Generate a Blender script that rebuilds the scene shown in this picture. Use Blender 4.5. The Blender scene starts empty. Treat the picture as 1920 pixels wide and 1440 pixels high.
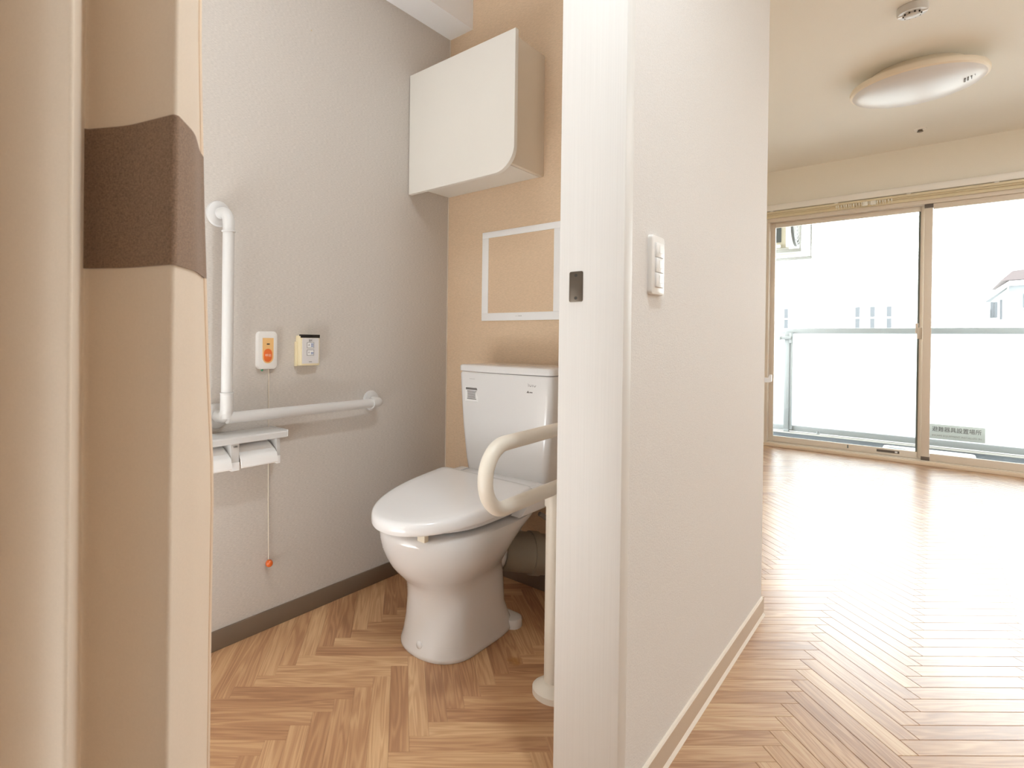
import bpy, bmesh, math, random
from mathutils import Vector, Matrix
random.seed(7)
PI = math.pi
scene = bpy.context.scene
COL = scene.collection

# ------------------------------------------------------------------ camera
H = 0.94
F_PX, CX, CY = 1013.057, 765.628, 638.637
YAW, PITCH, ROLL = 0.773979, -0.004012, 0.0121728
cd = bpy.data.cameras.new('camera')
cam = bpy.data.objects.new('camera', cd); COL.objects.link(cam)
cd.sensor_fit = 'HORIZONTAL'; cd.sensor_width = 36.0
cd.lens = F_PX * 36.0 / 1920
cd.shift_x = (960 - CX) / 1920
cd.shift_y = -(720 - CY) / 1920
cd.clip_start = 0.02; cd.clip_end = 300
fw = Vector((-math.sin(YAW) * math.cos(PITCH), math.cos(YAW) * math.cos(PITCH), math.sin(PITCH)))
rt = Vector((math.cos(YAW), math.sin(YAW), 0)); up = rt.cross(fw)
r2 = rt * math.cos(ROLL) + up * math.sin(ROLL); u2 = up * math.cos(ROLL) - rt * math.sin(ROLL)
m = Matrix((r2, u2, -fw)).transposed().to_4x4(); m.translation = (0, 0, H)
cam.matrix_world = m
cd.dof.use_dof = True; cd.dof.focus_distance = 1.9; cd.dof.aperture_fstop = 9
scene.camera = cam

# ------------------------------------------------------------------ world, lights, exposure
w = bpy.data.worlds.new('World'); scene.world = w; w.use_nodes = True
bg = w.node_tree.nodes['Background']
bg.inputs['Color'].default_value = (0.95, 0.99, 1.0, 1); bg.inputs['Strength'].default_value = 10.0
scene.view_settings.view_transform = 'Standard'; scene.view_settings.look = 'None'
scene.view_settings.exposure = 0.0; scene.view_settings.gamma = 1.0
scene.view_settings.use_curve_mapping = False
scene.cycles.use_denoising = True
scene.cycles.max_bounces = 12; scene.cycles.diffuse_bounces = 8
scene.cycles.sample_clamp_indirect = 6.0

def disc_light(name, loc, size, watt, col):
    l = bpy.data.lights.new(name, 'AREA'); l.shape = 'DISK'; l.size = size; l.energy = watt; l.color = col
    o = bpy.data.objects.new(name, l); o.location = loc; COL.objects.link(o); return o
disc_light('hall_lamp', (-0.02, 0.70, 2.44), 0.17, 15.5, (0.88, 0.96, 1.0))
disc_light('toilet_fill', (-0.85, 0.60, 2.44), 0.30, 3.6, (0.92, 0.97, 1.0))  # weak fill added to brighten the toilet, not a known fitting
disc_light('room_fill_near', (1.10, 1.25, 2.44), 0.40, 7.5, (0.92, 0.97, 1.0))  # unseen fill added on the right to brighten partition and curtain
disc_light('room_fill_far', (1.25, 3.80, 2.44), 0.40, 32, (0.94, 0.97, 1.0))  # second unseen fill, added to lift the wall above the window

# ------------------------------------------------------------------ materials
MATS = {}
def new_mat(name):
    mt = bpy.data.materials.new(name); mt.use_nodes = True
    nt = mt.node_tree; b = nt.nodes['Principled BSDF']; MATS[name] = mt
    return mt, nt, b
def N(nt, typ, **kw):
    n = nt.nodes.new(typ)
    for k, v in kw.items(): setattr(n, k, v)
    return n
def plain(name, col, rough=0.5, metal=0.0, coat=0.0, spec=0.5, noise=0.0, emit=None):
    mt, nt, b = new_mat(name)
    b.inputs['Roughness'].default_value = rough; b.inputs['Metallic'].default_value = metal
    b.inputs['Coat Weight'].default_value = coat; b.inputs['Coat Roughness'].default_value = 0.08
    b.inputs['Specular IOR Level'].default_value = spec
    tc = N(nt, 'ShaderNodeTexCoord'); nz = N(nt, 'ShaderNodeTexNoise')
    nz.inputs['Scale'].default_value = 9.0; nz.inputs['Detail'].default_value = 3
    nt.links.new(tc.outputs['Object'], nz.inputs['Vector'])
    mx = N(nt, 'ShaderNodeMix', data_type='RGBA')
    k = 1 - (noise or 0.025)
    mx.inputs['A'].default_value = (col[0] * k, col[1] * k, col[2] * k, 1); mx.inputs['B'].default_value = (*col, 1)
    nt.links.new(nz.outputs['Fac'], mx.inputs['Factor']); nt.links.new(mx.outputs['Result'], b.inputs['Base Color'])
    return mt
def paper(name, col, scale, strength, rough=0.75, var=0.06, dist=0.001, stain=None):
    """wallpaper: fine relief whose stretch is given by the mapping scale (x, y, z)"""
    mt, nt, b = new_mat(name); b.inputs['Roughness'].default_value = rough
    b.inputs['Specular IOR Level'].default_value = 0.3
    tc = N(nt, 'ShaderNodeTexCoord'); mp = N(nt, 'ShaderNodeMapping'); mp.inputs['Scale'].default_value = scale
    nt.links.new(tc.outputs['Object'], mp.inputs['Vector'])
    nz = N(nt, 'ShaderNodeTexNoise'); nz.inputs['Scale'].default_value = 1; nz.inputs['Detail'].default_value = 4
    nz.inputs['Roughness'].default_value = 0.65
    nt.links.new(mp.outputs['Vector'], nz.inputs['Vector'])
    bp = N(nt, 'ShaderNodeBump'); bp.inputs['Strength'].default_value = strength; bp.inputs['Distance'].default_value = dist
    nt.links.new(nz.outputs['Fac'], bp.inputs['Height']); nt.links.new(bp.outputs['Normal'], b.inputs['Normal'])
    rp = N(nt, 'ShaderNodeValToRGB'); e = rp.color_ramp.elements
    e[0].position = 0.3; e[1].position = 0.7
    e[0].color = tuple(c * (1 - var) for c in col) + (1,); e[1].color = tuple(min(1, c * (1 + var * .6)) for c in col) + (1,)
    nt.links.new(nz.outputs['Fac'], rp.inputs['Fac']); nt.links.new(rp.outputs['Color'], b.inputs['Base Color'])
    if stain: spot(nt, rp.outputs['Color'], b.inputs['Base Color'], *stain)
    return mt
def spot(nt, color_socket, target, centre, radius, col, amount, scale=60):
    """a small irregular stain of its own colour at a place on the surface"""
    tc = N(nt, 'ShaderNodeTexCoord'); nz = N(nt, 'ShaderNodeTexNoise'); nz.inputs['Scale'].default_value = scale
    nt.links.new(tc.outputs['Object'], nz.inputs['Vector'])
    d = N(nt, 'ShaderNodeVectorMath', operation='DISTANCE'); d.inputs[1].default_value = centre
    nt.links.new(tc.outputs['Object'], d.inputs[0])
    q = N(nt, 'ShaderNodeMath', operation='MULTIPLY_ADD'); q.inputs[1].default_value = radius * 1.6
    nt.links.new(nz.outputs['Fac'], q.inputs[0]); nt.links.new(d.outputs['Value'], q.inputs[2])
    mr = N(nt, 'ShaderNodeMapRange'); mr.inputs['From Min'].default_value = radius * 1.9; mr.inputs['From Max'].default_value = radius * 1.0
    mr.inputs['To Min'].default_value = 0; mr.inputs['To Max'].default_value = amount
    nt.links.new(q.outputs[0], mr.inputs['Value'])
    mx = N(nt, 'ShaderNodeMix', data_type='RGBA'); mx.inputs['B'].default_value = (*col, 1)
    nt.links.new(mr.outputs['Result'], mx.inputs['Factor']); nt.links.new(color_socket, mx.inputs['A'])
    nt.links.new(mx.outputs['Result'], target)
def wood(name, rough, coat, tint=(1, 1, 1), coat_rough=.2, stain=None):
    """plank wood: UV = metres along and across the plank, offset per plank; attribute rnd = plank tone"""
    mt, nt, b = new_mat(name)
    uv = N(nt, 'ShaderNodeUVMap'); uv.uv_map = 'UVMap'
    at = N(nt, 'ShaderNodeAttribute'); at.attribute_name = 'rnd'
    def noise(scale, detail, dist=0.0):
        mp = N(nt, 'ShaderNodeMapping'); mp.inputs['Scale'].default_value = scale
        nt.links.new(uv.outputs['UV'], mp.inputs['Vector'])
        nz = N(nt, 'ShaderNodeTexNoise'); nz.inputs['Scale'].default_value = 1; nz.inputs['Detail'].default_value = detail
        nz.inputs['Distortion'].default_value = dist
        nt.links.new(mp.outputs['Vector'], nz.inputs['Vector']); return nz
    n1 = noise((2.2, 30, 1), 2, 0.5)
    sn = N(nt, 'ShaderNodeMath', operation='MULTIPLY'); sn.inputs[1].default_value = 44.0
    nt.links.new(n1.outputs['Fac'], sn.inputs[0])
    si = N(nt, 'ShaderNodeMath', operation='SINE'); nt.links.new(sn.outputs[0], si.inputs[0])
    n2 = noise((9, 420, 1), 4)
    n3 = noise((3, 22, 1), 2)
    def madd(a, k, c):
        q = N(nt, 'ShaderNodeMath', operation='MULTIPLY_ADD'); q.inputs[1].default_value = k
        nt.links.new(a, q.inputs[0])
        if isinstance(c, float): q.inputs[2].default_value = c
        else: nt.links.new(c, q.inputs[2])
        return q.outputs[0]
    v = madd(si.outputs[0], 0.075, 0.135)
    v = madd(n2.outputs['Fac'], 0.26, v); v = madd(n3.outputs['Fac'], 0.36, v); v = madd(at.outputs['Fac'], 0.25, v)
    rp = N(nt, 'ShaderNodeValToRGB'); e = rp.color_ramp.elements
    cols = [(0.22, (0.215, 0.100, 0.052)), (0.45, (0.345, 0.178, 0.090)), (0.62, (0.455, 0.262, 0.138)), (0.9, (0.62, 0.42, 0.235))]
    e[0].position, e[0].color = cols[0][0], (*[c * t for c, t in zip(cols[0][1], tint)], 1)
    e[1].position, e[1].color = cols[3][0], (*[c * t for c, t in zip(cols[3][1], tint)], 1)
    for p, c in cols[1:3]:
        q = e.new(p); q.color = (*[a * t for a, t in zip(c, tint)], 1)
    nt.links.new(v, rp.inputs['Fac']); nt.links.new(rp.outputs['Color'], b.inputs['Base Color'])
    if stain: spot(nt, rp.outputs['Color'], b.inputs['Base Color'], *stain)
    b.inputs['Roughness'].default_value = rough; b.inputs['Coat Weight'].default_value = coat
    b.inputs['Coat Roughness'].default_value = coat_rough
    bp = N(nt, 'ShaderNodeBump'); bp.inputs['Strength'].default_value = 0.05; bp.inputs['Distance'].default_value = 0.0004
    nt.links.new(n2.outputs['Fac'], bp.inputs['Height']); nt.links.new(bp.outputs['Normal'], b.inputs['Normal'])
    return mt
def cloth(name, col, freq, strength, rough=0.9, transl=0.0, var=.1):
    mt, nt, b = new_mat(name); b.inputs['Roughness'].default_value = rough; b.inputs['Specular IOR Level'].default_value = 0.15
    b.inputs['Sheen Weight'].default_value = 0.15
    tc = N(nt, 'ShaderNodeTexCoord')
    hs = []
    for ax in ((freq, freq, freq * .3), (freq * .3, freq * .3, freq)):
        mp = N(nt, 'ShaderNodeMapping'); mp.inputs['Scale'].default_value = ax
        nt.links.new(tc.outputs['Object'], mp.inputs['Vector'])
        nz = N(nt, 'ShaderNodeTexNoise'); nz.inputs['Scale'].default_value = 1; nz.inputs['Detail'].default_value = 2
        nt.links.new(mp.outputs['Vector'], nz.inputs['Vector']); hs.append(nz)
    ad = N(nt, 'ShaderNodeMath', operation='ADD')
    nt.links.new(hs[0].outputs['Fac'], ad.inputs[0]); nt.links.new(hs[1].outputs['Fac'], ad.inputs[1])
    hf = N(nt, 'ShaderNodeMath', operation='MULTIPLY'); hf.inputs[1].default_value = 0.5
    nt.links.new(ad.outputs[0], hf.inputs[0])
    bp = N(nt, 'ShaderNodeBump'); bp.inputs['Strength'].default_value = strength; bp.inputs['Distance'].default_value = 0.0006
    nt.links.new(hf.outputs[0], bp.inputs['Height']); nt.links.new(bp.outputs['Normal'], b.inputs['Normal'])
    rp = N(nt, 'ShaderNodeValToRGB'); e = rp.color_ramp.elements; e[0].position = .35; e[1].position = .65
    e[0].color = tuple(c * (1 - var) for c in col) + (1,); e[1].color = tuple(min(1, c * (1 + var)) for c in col) + (1,)
    nt.links.new(hf.outputs[0], rp.inputs['Fac']); nt.links.new(rp.outputs['Color'], b.inputs['Base Color'])
    if transl:
        tr = N(nt, 'ShaderNodeBsdfTranslucent'); tr.inputs['Color'].default_value = (*col, 1)
        mx = N(nt, 'ShaderNodeMixShader'); mx.inputs['Fac'].default_value = transl
        nt.links.new(b.outputs[0], mx.inputs[1]); nt.links.new(tr.outputs[0], mx.inputs[2])
        nt.links.new(mx.outputs[0], nt.nodes['Material Output'].inputs['Surface'])
    return mt
def glassy(name, rough=0.0, tint=(0.97, 0.985, 0.98)):
    mt, nt, b = new_mat(name); nt.nodes.remove(b)
    t = N(nt, 'ShaderNodeBsdfTransparent'); t.inputs['Color'].default_value = (*tint, 1)
    g = N(nt, 'ShaderNodeBsdfGlossy'); g.inputs['Roughness'].default_value = rough
    f = N(nt, 'ShaderNodeFresnel'); f.inputs['IOR'].default_value = 1.45
    mx = N(nt, 'ShaderNodeMixShader')
    nt.links.new(f.outputs[0], mx.inputs['Fac']); nt.links.new(t.outputs[0], mx.inputs[1]); nt.links.new(g.outputs[0], mx.inputs[2])
    nt.links.new(mx.outputs[0], nt.nodes['Material Output'].inputs['Surface'])
    return mt
def frosted(name, col=(0.9, 0.93, 0.95)):
    mt, nt, b = new_mat(name)
    b.inputs['Base Color'].default_value = (*col, 1); b.inputs['Roughness'].default_value = 0.5
    tr = N(nt, 'ShaderNodeBsdfTranslucent'); tr.inputs['Color'].default_value = (*col, 1)
    tc = N(nt, 'ShaderNodeTexCoord'); nz = N(nt, 'ShaderNodeTexNoise'); nz.inputs['Scale'].default_value = 60
    nt.links.new(tc.outputs['Object'], nz.inputs['Vector'])
    bp = N(nt, 'ShaderNodeBump'); bp.inputs['Strength'].default_value = .2; nt.links.new(nz.outputs['Fac'], bp.inputs['Height'])
    nt.links.new(bp.outputs['Normal'], b.inputs['Normal'])
    mx = N(nt, 'ShaderNodeMixShader'); mx.inputs['Fac'].default_value = 0.7
    nt.links.new(b.outputs[0], mx.inputs[1]); nt.links.new(tr.outputs[0], mx.inputs[2])
    nt.links.new(mx.outputs[0], nt.nodes['Material Output'].inputs['Surface'])
    return mt

XL = -1.5325
M_greywall = paper('grey_fabric_wallpaper', (0.62, 0.575, 0.53), (30, 90, 600), 0.6, var=.15, stain=((XL, 1.078, 1.984), .004, (.55, .38, .12), .6, 200))
M_tanwall = paper('tan_fabric_wallpaper', (0.69, 0.52, 0.36), (90, 30, 600), 0.6, var=.13)
M_stucco = paper('pale_stucco_wallpaper', (0.77, 0.75, 0.735), (230, 230, 330), 0.7, var=.045)
M_roomwall = paper('cream_wallpaper', (0.86, 0.83, 0.755), (200, 200, 260), 0.2, var=.02)
M_ceil = paper('cream_ceiling_paper', (0.83, 0.815, 0.765), (160, 160, 160), 0.15, var=.015)
M_soffit = paper('white_ceiling_paper', (0.86, 0.86, 0.87), (160, 160, 160), 0.2, var=.015)
M_casing = paper('white_grained_casing', (0.77, 0.76, 0.745), (420, 420, 3), 0.06, rough=.45, var=.03)
M_basedark = plain('taupe_vinyl_skirting', (0.185, 0.135, 0.095), 0.5)
M_baselight = plain('beige_vinyl_skirting', (0.60, 0.485, 0.375), 0.45)
M_baselip = plain('pale_skirting_lip', (0.78, 0.70, 0.61), 0.45)
M_woodT = wood('toilet_floor_wood', 0.42, 0.0, (1.25, 1.28, 1.28), stain=((-.872, 1.354, 0), .022, (.36, .15, .02), .75))
M_woodR = wood('room_floor_wood', 0.27, 0.42, (1.08, 1.15, 1.24), coat_rough=.42)
M_sub = plain('floor_joint', (0.20, 0.12, 0.07), 0.7)
M_subR = plain('room_floor_joint', (0.42, 0.30, 0.22), 0.6)
M_curtain = cloth('cream_curtain_cloth', (0.83, 0.735, 0.625), 900, 0.25, transl=.22, var=.03)
M_hem = cloth('tan_hem_cloth', (0.78, 0.62, 0.47), 900, 0.25, var=.03)
M_brown = cloth('brown_patch_cloth', (0.265, 0.178, 0.125), 1100, 0.8, var=.32)
M_white = plain('white_plastic', (0.64, 0.63, 0.62), 0.32)
M_whiteb = plain('bright_white_plastic', (0.86, 0.86, 0.86), 0.3)
M_case = plain('white_case_plastic', (0.80, 0.78, 0.755), 0.35)
M_ivory = plain('ivory_plastic', (0.80, 0.735, 0.60), 0.4)
M_armiv = plain('ivory_coated_tube', (0.79, 0.735, 0.645), 0.38)
M_remiv = plain('ivory_remote_case', (0.80, 0.70, 0.47), 0.4)
M_remface = plain('pale_remote_face', (0.70, 0.68, 0.68), 0.4)
M_cera = plain('white_ceramic', (0.77, 0.765, 0.765), 0.12, coat=.6)
M_lid = plain('white_glossy_seat_plastic', (0.87, 0.87, 0.88), 0.2, coat=.2)
M_cab = paper('cream_cabinet_laminate', (0.76, 0.73, 0.675), (3, 3, 3), 0.0, rough=.4, var=.01)
M_cabside = plain('beige_cabinet_side', (0.72, 0.64, 0.53), 0.4)
M_black = plain('black_plastic', (0.012, 0.010, 0.009), 0.25)
M_ink = plain('dark_ink', (0.05, 0.045, 0.045), 0.6)
M_inkg = plain('grey_ink', (0.17, 0.16, 0.155), 0.6)
M_blue = plain('blue_ink', (0.16, 0.22, 0.42), 0.6)
M_orange = plain('orange_button', (0.80, 0.17, 0.035), 0.35)
M_ball = plain('orange_ball', (0.75, 0.14, 0.02), 0.2, coat=.5)
M_lorange = plain('light_orange_panel', (0.84, 0.52, 0.22), 0.4)
M_pink = plain('pale_pink_print', (0.86, 0.60, 0.46), 0.5)
M_green = plain('green_led', (0.06, 0.28, 0.14), 0.3)
M_cord = plain('pale_cord', (0.74, 0.66, 0.56), 0.7)
M_steel = plain('brushed_steel', (0.20, 0.17, 0.14), 0.30, metal=1.0, noise=.4)
M_dark = plain('dark_hole', (0.03, 0.025, 0.02), 0.6)
M_pipe = plain('grey_drain_pipe', (0.24, 0.205, 0.155), 0.5)
M_hose = plain('grey_braided_hose', (0.20, 0.18, 0.16), 0.5)
M_alu = plain('champagne_aluminium', (0.74, 0.67, 0.58), 0.42)
M_aludk = plain('dark_sash_cap', (0.15, 0.125, 0.105), 0.5)
M_gasket = plain('grey_gasket', (0.16, 0.19, 0.18), 0.5)
M_silver = plain('silver_aluminium', (0.25, 0.265, 0.27), 0.5)
M_glass = glassy('window_glass')
M_frost = frosted('frosted_railing_panel')
M_sill = plain('beige_sill_wood', (0.78, 0.65, 0.50), 0.4)
M_trimw = plain('white_window_trim', (0.90, 0.885, 0.85), 0.35)
M_railc = plain('cream_curtain_rail', (0.74, 0.66, 0.47), 0.4)
M_clear = plain('clear_runner_plastic', (0.86, 0.85, 0.78), 0.25)
M_dome = plain('opal_acrylic_dome', (0.72, 0.72, 0.74), 0.3)
M_domerim = plain('cream_lamp_rim', (0.82, 0.74, 0.62), 0.4)
M_conc = plain('pale_concrete', (0.36, 0.345, 0.315), 0.8, noise=.12)
M_bfloor = plain('dark_balcony_floor', (0.034, 0.042, 0.05), 0.8, noise=.3)
M_hatch = plain('white_hatch_paint', (0.88, 0.88, 0.88), 0.5)
M_sign = plain('grey_sign_plate', (0.35, 0.365, 0.34), 0.5)
M_acbody = plain('cream_ac_casing', (0.40, 0.36, 0.285), 0.5)
M_acwhite = plain('white_ac_casing', (0.62, 0.60, 0.57), 0.5)
M_accoil = plain('dark_ac_coil', (0.03, 0.035, 0.035), 0.7)
M_acgrill = plain('grey_ac_grille', (0.13, 0.135, 0.13), 0.6)
M_galv = plain('galvanised_bracket', (0.30, 0.30, 0.29), 0.5)
M_bwhite = plain('white_building_wall', (0.86, 0.86, 0.85), 0.9)
M_bwin = plain('grey_building_window', (0.05, 0.056, 0.064), 0.4)
M_bshade = plain('shaded_building_wall', (0.145, 0.155, 0.162), 0.8)  # shaded copy of the white wall, shade put into the colour
M_broof = plain('reddish_roof_tile', (0.085, 0.068, 0.068), 0.8)
M_ground = plain('pale_ground', (0.5, 0.5, 0.48), 0.9)

# ------------------------------------------------------------------ helpers
def tag(o, label=None, cat=None, group=None, kind=None):
    if label: o['label'] = label
    if cat: o['category'] = cat
    if group: o['group'] = group
    if kind: o['kind'] = kind
    return o
def thing(name, loc, label, cat, group=None):
    o = bpy.data.objects.new(name, None); o.empty_display_size = .05; o.location = loc; COL.objects.link(o)
    return tag(o, label, cat, group)
def world_loc(o):
    v = Vector(o.location)
    return v + world_loc(o.parent) if (o.parent and o.type == 'EMPTY') else v
def link(name, me, mat, parent=None, smooth=False, **kw):
    o = bpy.data.objects.new(name, me); COL.objects.link(o)
    if mat: me.materials.append(mat)
    if smooth:
        for p in me.polygons: p.use_smooth = True
    if parent:
        o.parent = parent
        o.matrix_parent_inverse = Matrix.Translation(-Vector(parent.location)) if parent.type == 'EMPTY' else Matrix()
    return tag(o, **kw)
def bm_obj(name, bm, mat, parent=None, smooth=False, angle=None, **kw):
    bmesh.ops.recalc_face_normals(bm, faces=bm.faces)
    if angle is not None:
        for f in bm.faces: f.smooth = True
        for e in bm.edges:
            if len(e.link_faces) == 2 and e.calc_face_angle(0) > math.radians(angle): e.smooth = False
    me = bpy.data.meshes.new(name); bm.to_mesh(me); bm.free()
    return link(name, me, mat, parent, smooth, **kw)
def add_box(bm, a, b, bev=0.0, seg=2):
    x0, y0, z0 = [min(p, q) for p, q in zip(a, b)]; x1, y1, z1 = [max(p, q) for p, q in zip(a, b)]
    vs = [bm.verts.new((x, y, z)) for x in (x0, x1) for y in (y0, y1) for z in (z0, z1)]
    idx = [(0, 1, 3, 2), (4, 6, 7, 5), (0, 4, 5, 1), (2, 3, 7, 6), (0, 2, 6, 4), (1, 5, 7, 3)]
    fs = [bm.faces.new([vs[i] for i in f]) for f in idx]
    if bev:
        es = list({e for f in fs for e in f.edges})
        bmesh.ops.bevel(bm, geom=es, offset=bev, segments=seg, affect='EDGES', profile=.5)
def box(name, a, b, mat, parent=None, bev=0.0, seg=2, **kw):
    bm = bmesh.new(); add_box(bm, a, b, bev, seg)
    return bm_obj(name, bm, mat, parent, angle=40 if bev else None, **kw)
def add_prism(bm, pts, off, bev=0.0, seg=2):
    """closed polygon pts (3d) extruded by vector off"""
    off = Vector(off)
    a = [bm.verts.new(p) for p in pts]; b = [bm.verts.new(Vector(p) + off) for p in pts]
    n = len(pts); fs = [bm.faces.new(a), bm.faces.new(b[::-1])]
    for i in range(n): fs.append(bm.faces.new((a[i], b[i], b[(i + 1) % n], a[(i + 1) % n])))
    if bev:
        bmesh.ops.recalc_face_normals(bm, faces=fs)
        es = list(fs[1].edges)
        bmesh.ops.bevel(bm, geom=es, offset=bev, segments=seg, affect='EDGES', profile=.5)
def prism(name, pts, off, mat, parent=None, bev=0.0, angle=35, **kw):
    bm = bmesh.new(); add_prism(bm, pts, off, bev); return bm_obj(name, bm, mat, parent, angle=angle, **kw)
def rrect(w, h, r, n=6, cx=0, cy=0):
    pts = []
    for sx, sy, a0 in ((1, 1, 0), (-1, 1, PI / 2), (-1, -1, PI), (1, -1, 3 * PI / 2)):
        for k in range(n + 1):
            a = a0 + k * PI / 2 / n
            pts.append((cx + sx * (w / 2 - r) + r * math.cos(a), cy + sy * (h / 2 - r) + r * math.sin(a)))
    return pts
def ring_loft(bm, rings, cap0=True, cap1=True):
    prev = None; first = None
    for r in rings:
        vs = [bm.verts.new(p) for p in r]
        if prev:
            n = len(vs)
            for i in range(n): bm.faces.new((prev[i], prev[(i + 1) % n], vs[(i + 1) % n], vs[i]))
        else: first = vs
        prev = vs
    if cap0: bm.faces.new(first[::-1])
    if cap1: bm.faces.new(prev)
def add_tube(bm, path, r, n=16, caps=True):
    P = [Vector(p) for p in path]; rings = []
    t = (P[1] - P[0]).normalized(); a = t.orthogonal().normalized()
    for i, p in enumerate(P):
        if i == 0: tn = (P[1] - P[0])
        elif i == len(P) - 1: tn = (P[-1] - P[-2])
        else: tn = (P[i + 1] - P[i]).normalized() + (P[i] - P[i - 1]).normalized()
        tn.normalize()
        a = (a - tn * a.dot(tn)).normalized(); b = tn.cross(a)
        rr = r[i] if isinstance(r, (list, tuple)) else r
        rings.append([p + (a * math.cos(2 * PI * k / n) + b * math.sin(2 * PI * k / n)) * rr for k in range(n)])
    ring_loft(bm, rings, caps, caps)
def tube(name, path, r, mat, parent=None, n=16, **kw):
    bm = bmesh.new(); add_tube(bm, path, r, n); return bm_obj(name, bm, mat, parent, angle=40, **kw)
def fillet(path, rad, n=8):
    P = [Vector(p) for p in path]; out = [P[0]]
    for i in range(1, len(P) - 1):
        a = (P[i - 1] - P[i]).normalized(); b = (P[i + 1] - P[i]).normalized()
        ang = a.angle(b); d = rad / math.tan(ang / 2)
        c = P[i] + (a + b).normalized() * (rad / math.sin(ang / 2))
        s = P[i] + a * d - c; e = P[i] + b * d - c
        tot = s.angle(e); ax = s.cross(e).normalized()
        for k in range(n + 1): out.append(c + Matrix.Rotation(tot * k / n, 3, ax) @ s)
    out.append(P[-1]); return out
def lathe(name, base, axis, prof, mat, parent=None, n=32, **kw):
    """prof = [(radius, distance along axis)]"""
    ax = Vector(axis).normalized(); a = ax.orthogonal().normalized(); b = ax.cross(a); B = Vector(base)
    bm = bmesh.new()
    ring_loft(bm, [[B + ax * d + (a * math.cos(2 * PI * k / n) + b * math.sin(2 * PI * k / n)) * max(r, 1e-5) for k in range(n)] for r, d in prof])
    return bm_obj(name, bm, mat, parent, angle=35, **kw)
def text(name, s, size, origin, right, upv, mat, parent=None, depth=0.0003, align='CENTER', width=None, **kw):
    c = bpy.data.curves.new(name, 'FONT'); c.body = s; c.size = size; c.align_x = align; c.align_y = 'CENTER'; c.extrude = depth
    c.resolution_u = 3
    o = bpy.data.objects.new(name, c); COL.objects.link(o)
    dg = bpy.context.evaluated_depsgraph_get()
    me = bpy.data.meshes.new_from_object(o.evaluated_get(dg)); bpy.data.objects.remove(o)
    if width and len(me.vertices):
        xs = [v.co.x for v in me.vertices]; k = width / max(1e-6, max(xs) - min(xs)); mid = (max(xs) + min(xs)) / 2
        for v in me.vertices: v.co.x = (v.co.x - (mid if align == 'CENTER' else 0)) * k
    R, U = Vector(right).normalized(), Vector(upv).normalized(); Z = R.cross(U)
    mm = Matrix((R, U, Z)).transposed().to_4x4(); mm.translation = origin
    me.transform(mm); me.materials.clear()
    return link(name, me, mat, parent, **kw)
def struct(o): o['kind'] = 'structure'; return o

# ------------------------------------------------------------------ dimensions
XL, YB, XP, YW = -1.5325, 1.809, -0.4245, 5.846      # toilet side wall, toilet back wall, partition face, window wall
XI = -0.5400                                          # toilet side of the partition
Y0 = 1.035                                            # doorway end of the partition
YE = 2.20                                             # far end of the partition
ZC = 2.50                                             # ceiling
XR, YN = 1.75, -1.3                                   # right wall, wall behind the camera
TOPZ = ZC

# ------------------------------------------------------------------ shell
struct(box('wall_left', (XL - .12, YN, -.02), (XL, YB, ZC), M_greywall))
struct(box('wall_back', (XL - .12, YB, -.02), (XI, YE, ZC), M_tanwall))
struct(box('wall_partition', (XI, Y0, -.02), (XP, YE, ZC), M_stucco))
struct(box('wall_near', (XI, YN, -.02), (XP, 0.0, ZC), M_stucco))
struct(box('wall_front', (XL, YN - .1, -.02), (XR, YN, ZC), M_stucco))
struct(box('wall_right', (XR, YN - .1, -.02), (XR + .1, YW, ZC), M_roomwall))
struct(box('wall_room_left', (XL - .12, YE, -.02), (XL, YW, ZC), M_roomwall))
WX0, WX1, WZ1 = -1.125, 1.01, 2.075
bm = bmesh.new()
add_box(bm, (XL - .12, YW, -.02), (WX0, YW + .16, ZC)); add_box(bm, (WX1, YW, -.02), (XR + .1, YW + .16, ZC))
add_box(bm, (WX0, YW, WZ1), (WX1, YW + .16, ZC))
struct(bm_obj('wall_window', bm, M_roomwall))
struct(box('ceiling', (XL - .12, YN - .1, ZC), (XR + .1, YW + .16, ZC + .1), M_ceil))
struct(box('ceiling_toilet', (XL, 0.0, ZC - .006), (XI, YB, ZC), M_soffit))
struct(box('trim_soffit', (XL, 0.0, 2.243), (-1.41, YB, ZC - .006), M_soffit))

# ------------------------------------------------------------------ herringbone floors, plank by plank
def clip(poly, x0, y0, x1, y1):
    def cut(ps, f, inter):
        out = []
        for i, p in enumerate(ps):
            q = ps[i - 1]; a, b = f(p), f(q)
            if a != b: out.append(inter(q, p))
            if a: out.append(p)
        return out
    def ix(v): return lambda q, p: (v, q[1] + (p[1] - q[1]) * (v - q[0]) / (p[0] - q[0]))
    def iy(v): return lambda q, p: (q[0] + (p[0] - q[0]) * (v - q[1]) / (p[1] - q[1]), v)
    for f, it in ((lambda p: p[0] >= x0, ix(x0)), (lambda p: p[0] <= x1, ix(x1)), (lambda p: p[1] >= y0, iy(y0)), (lambda p: p[1] <= y1, iy(y1))):
        poly = cut(poly, f, it)
        if len(poly) < 3: return []
    return poly
def area(ps): return abs(sum(ps[i - 1][0] * p[1] - p[0] * ps[i - 1][1] for i, p in enumerate(ps))) / 2
S = math.sqrt(.5)
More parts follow.
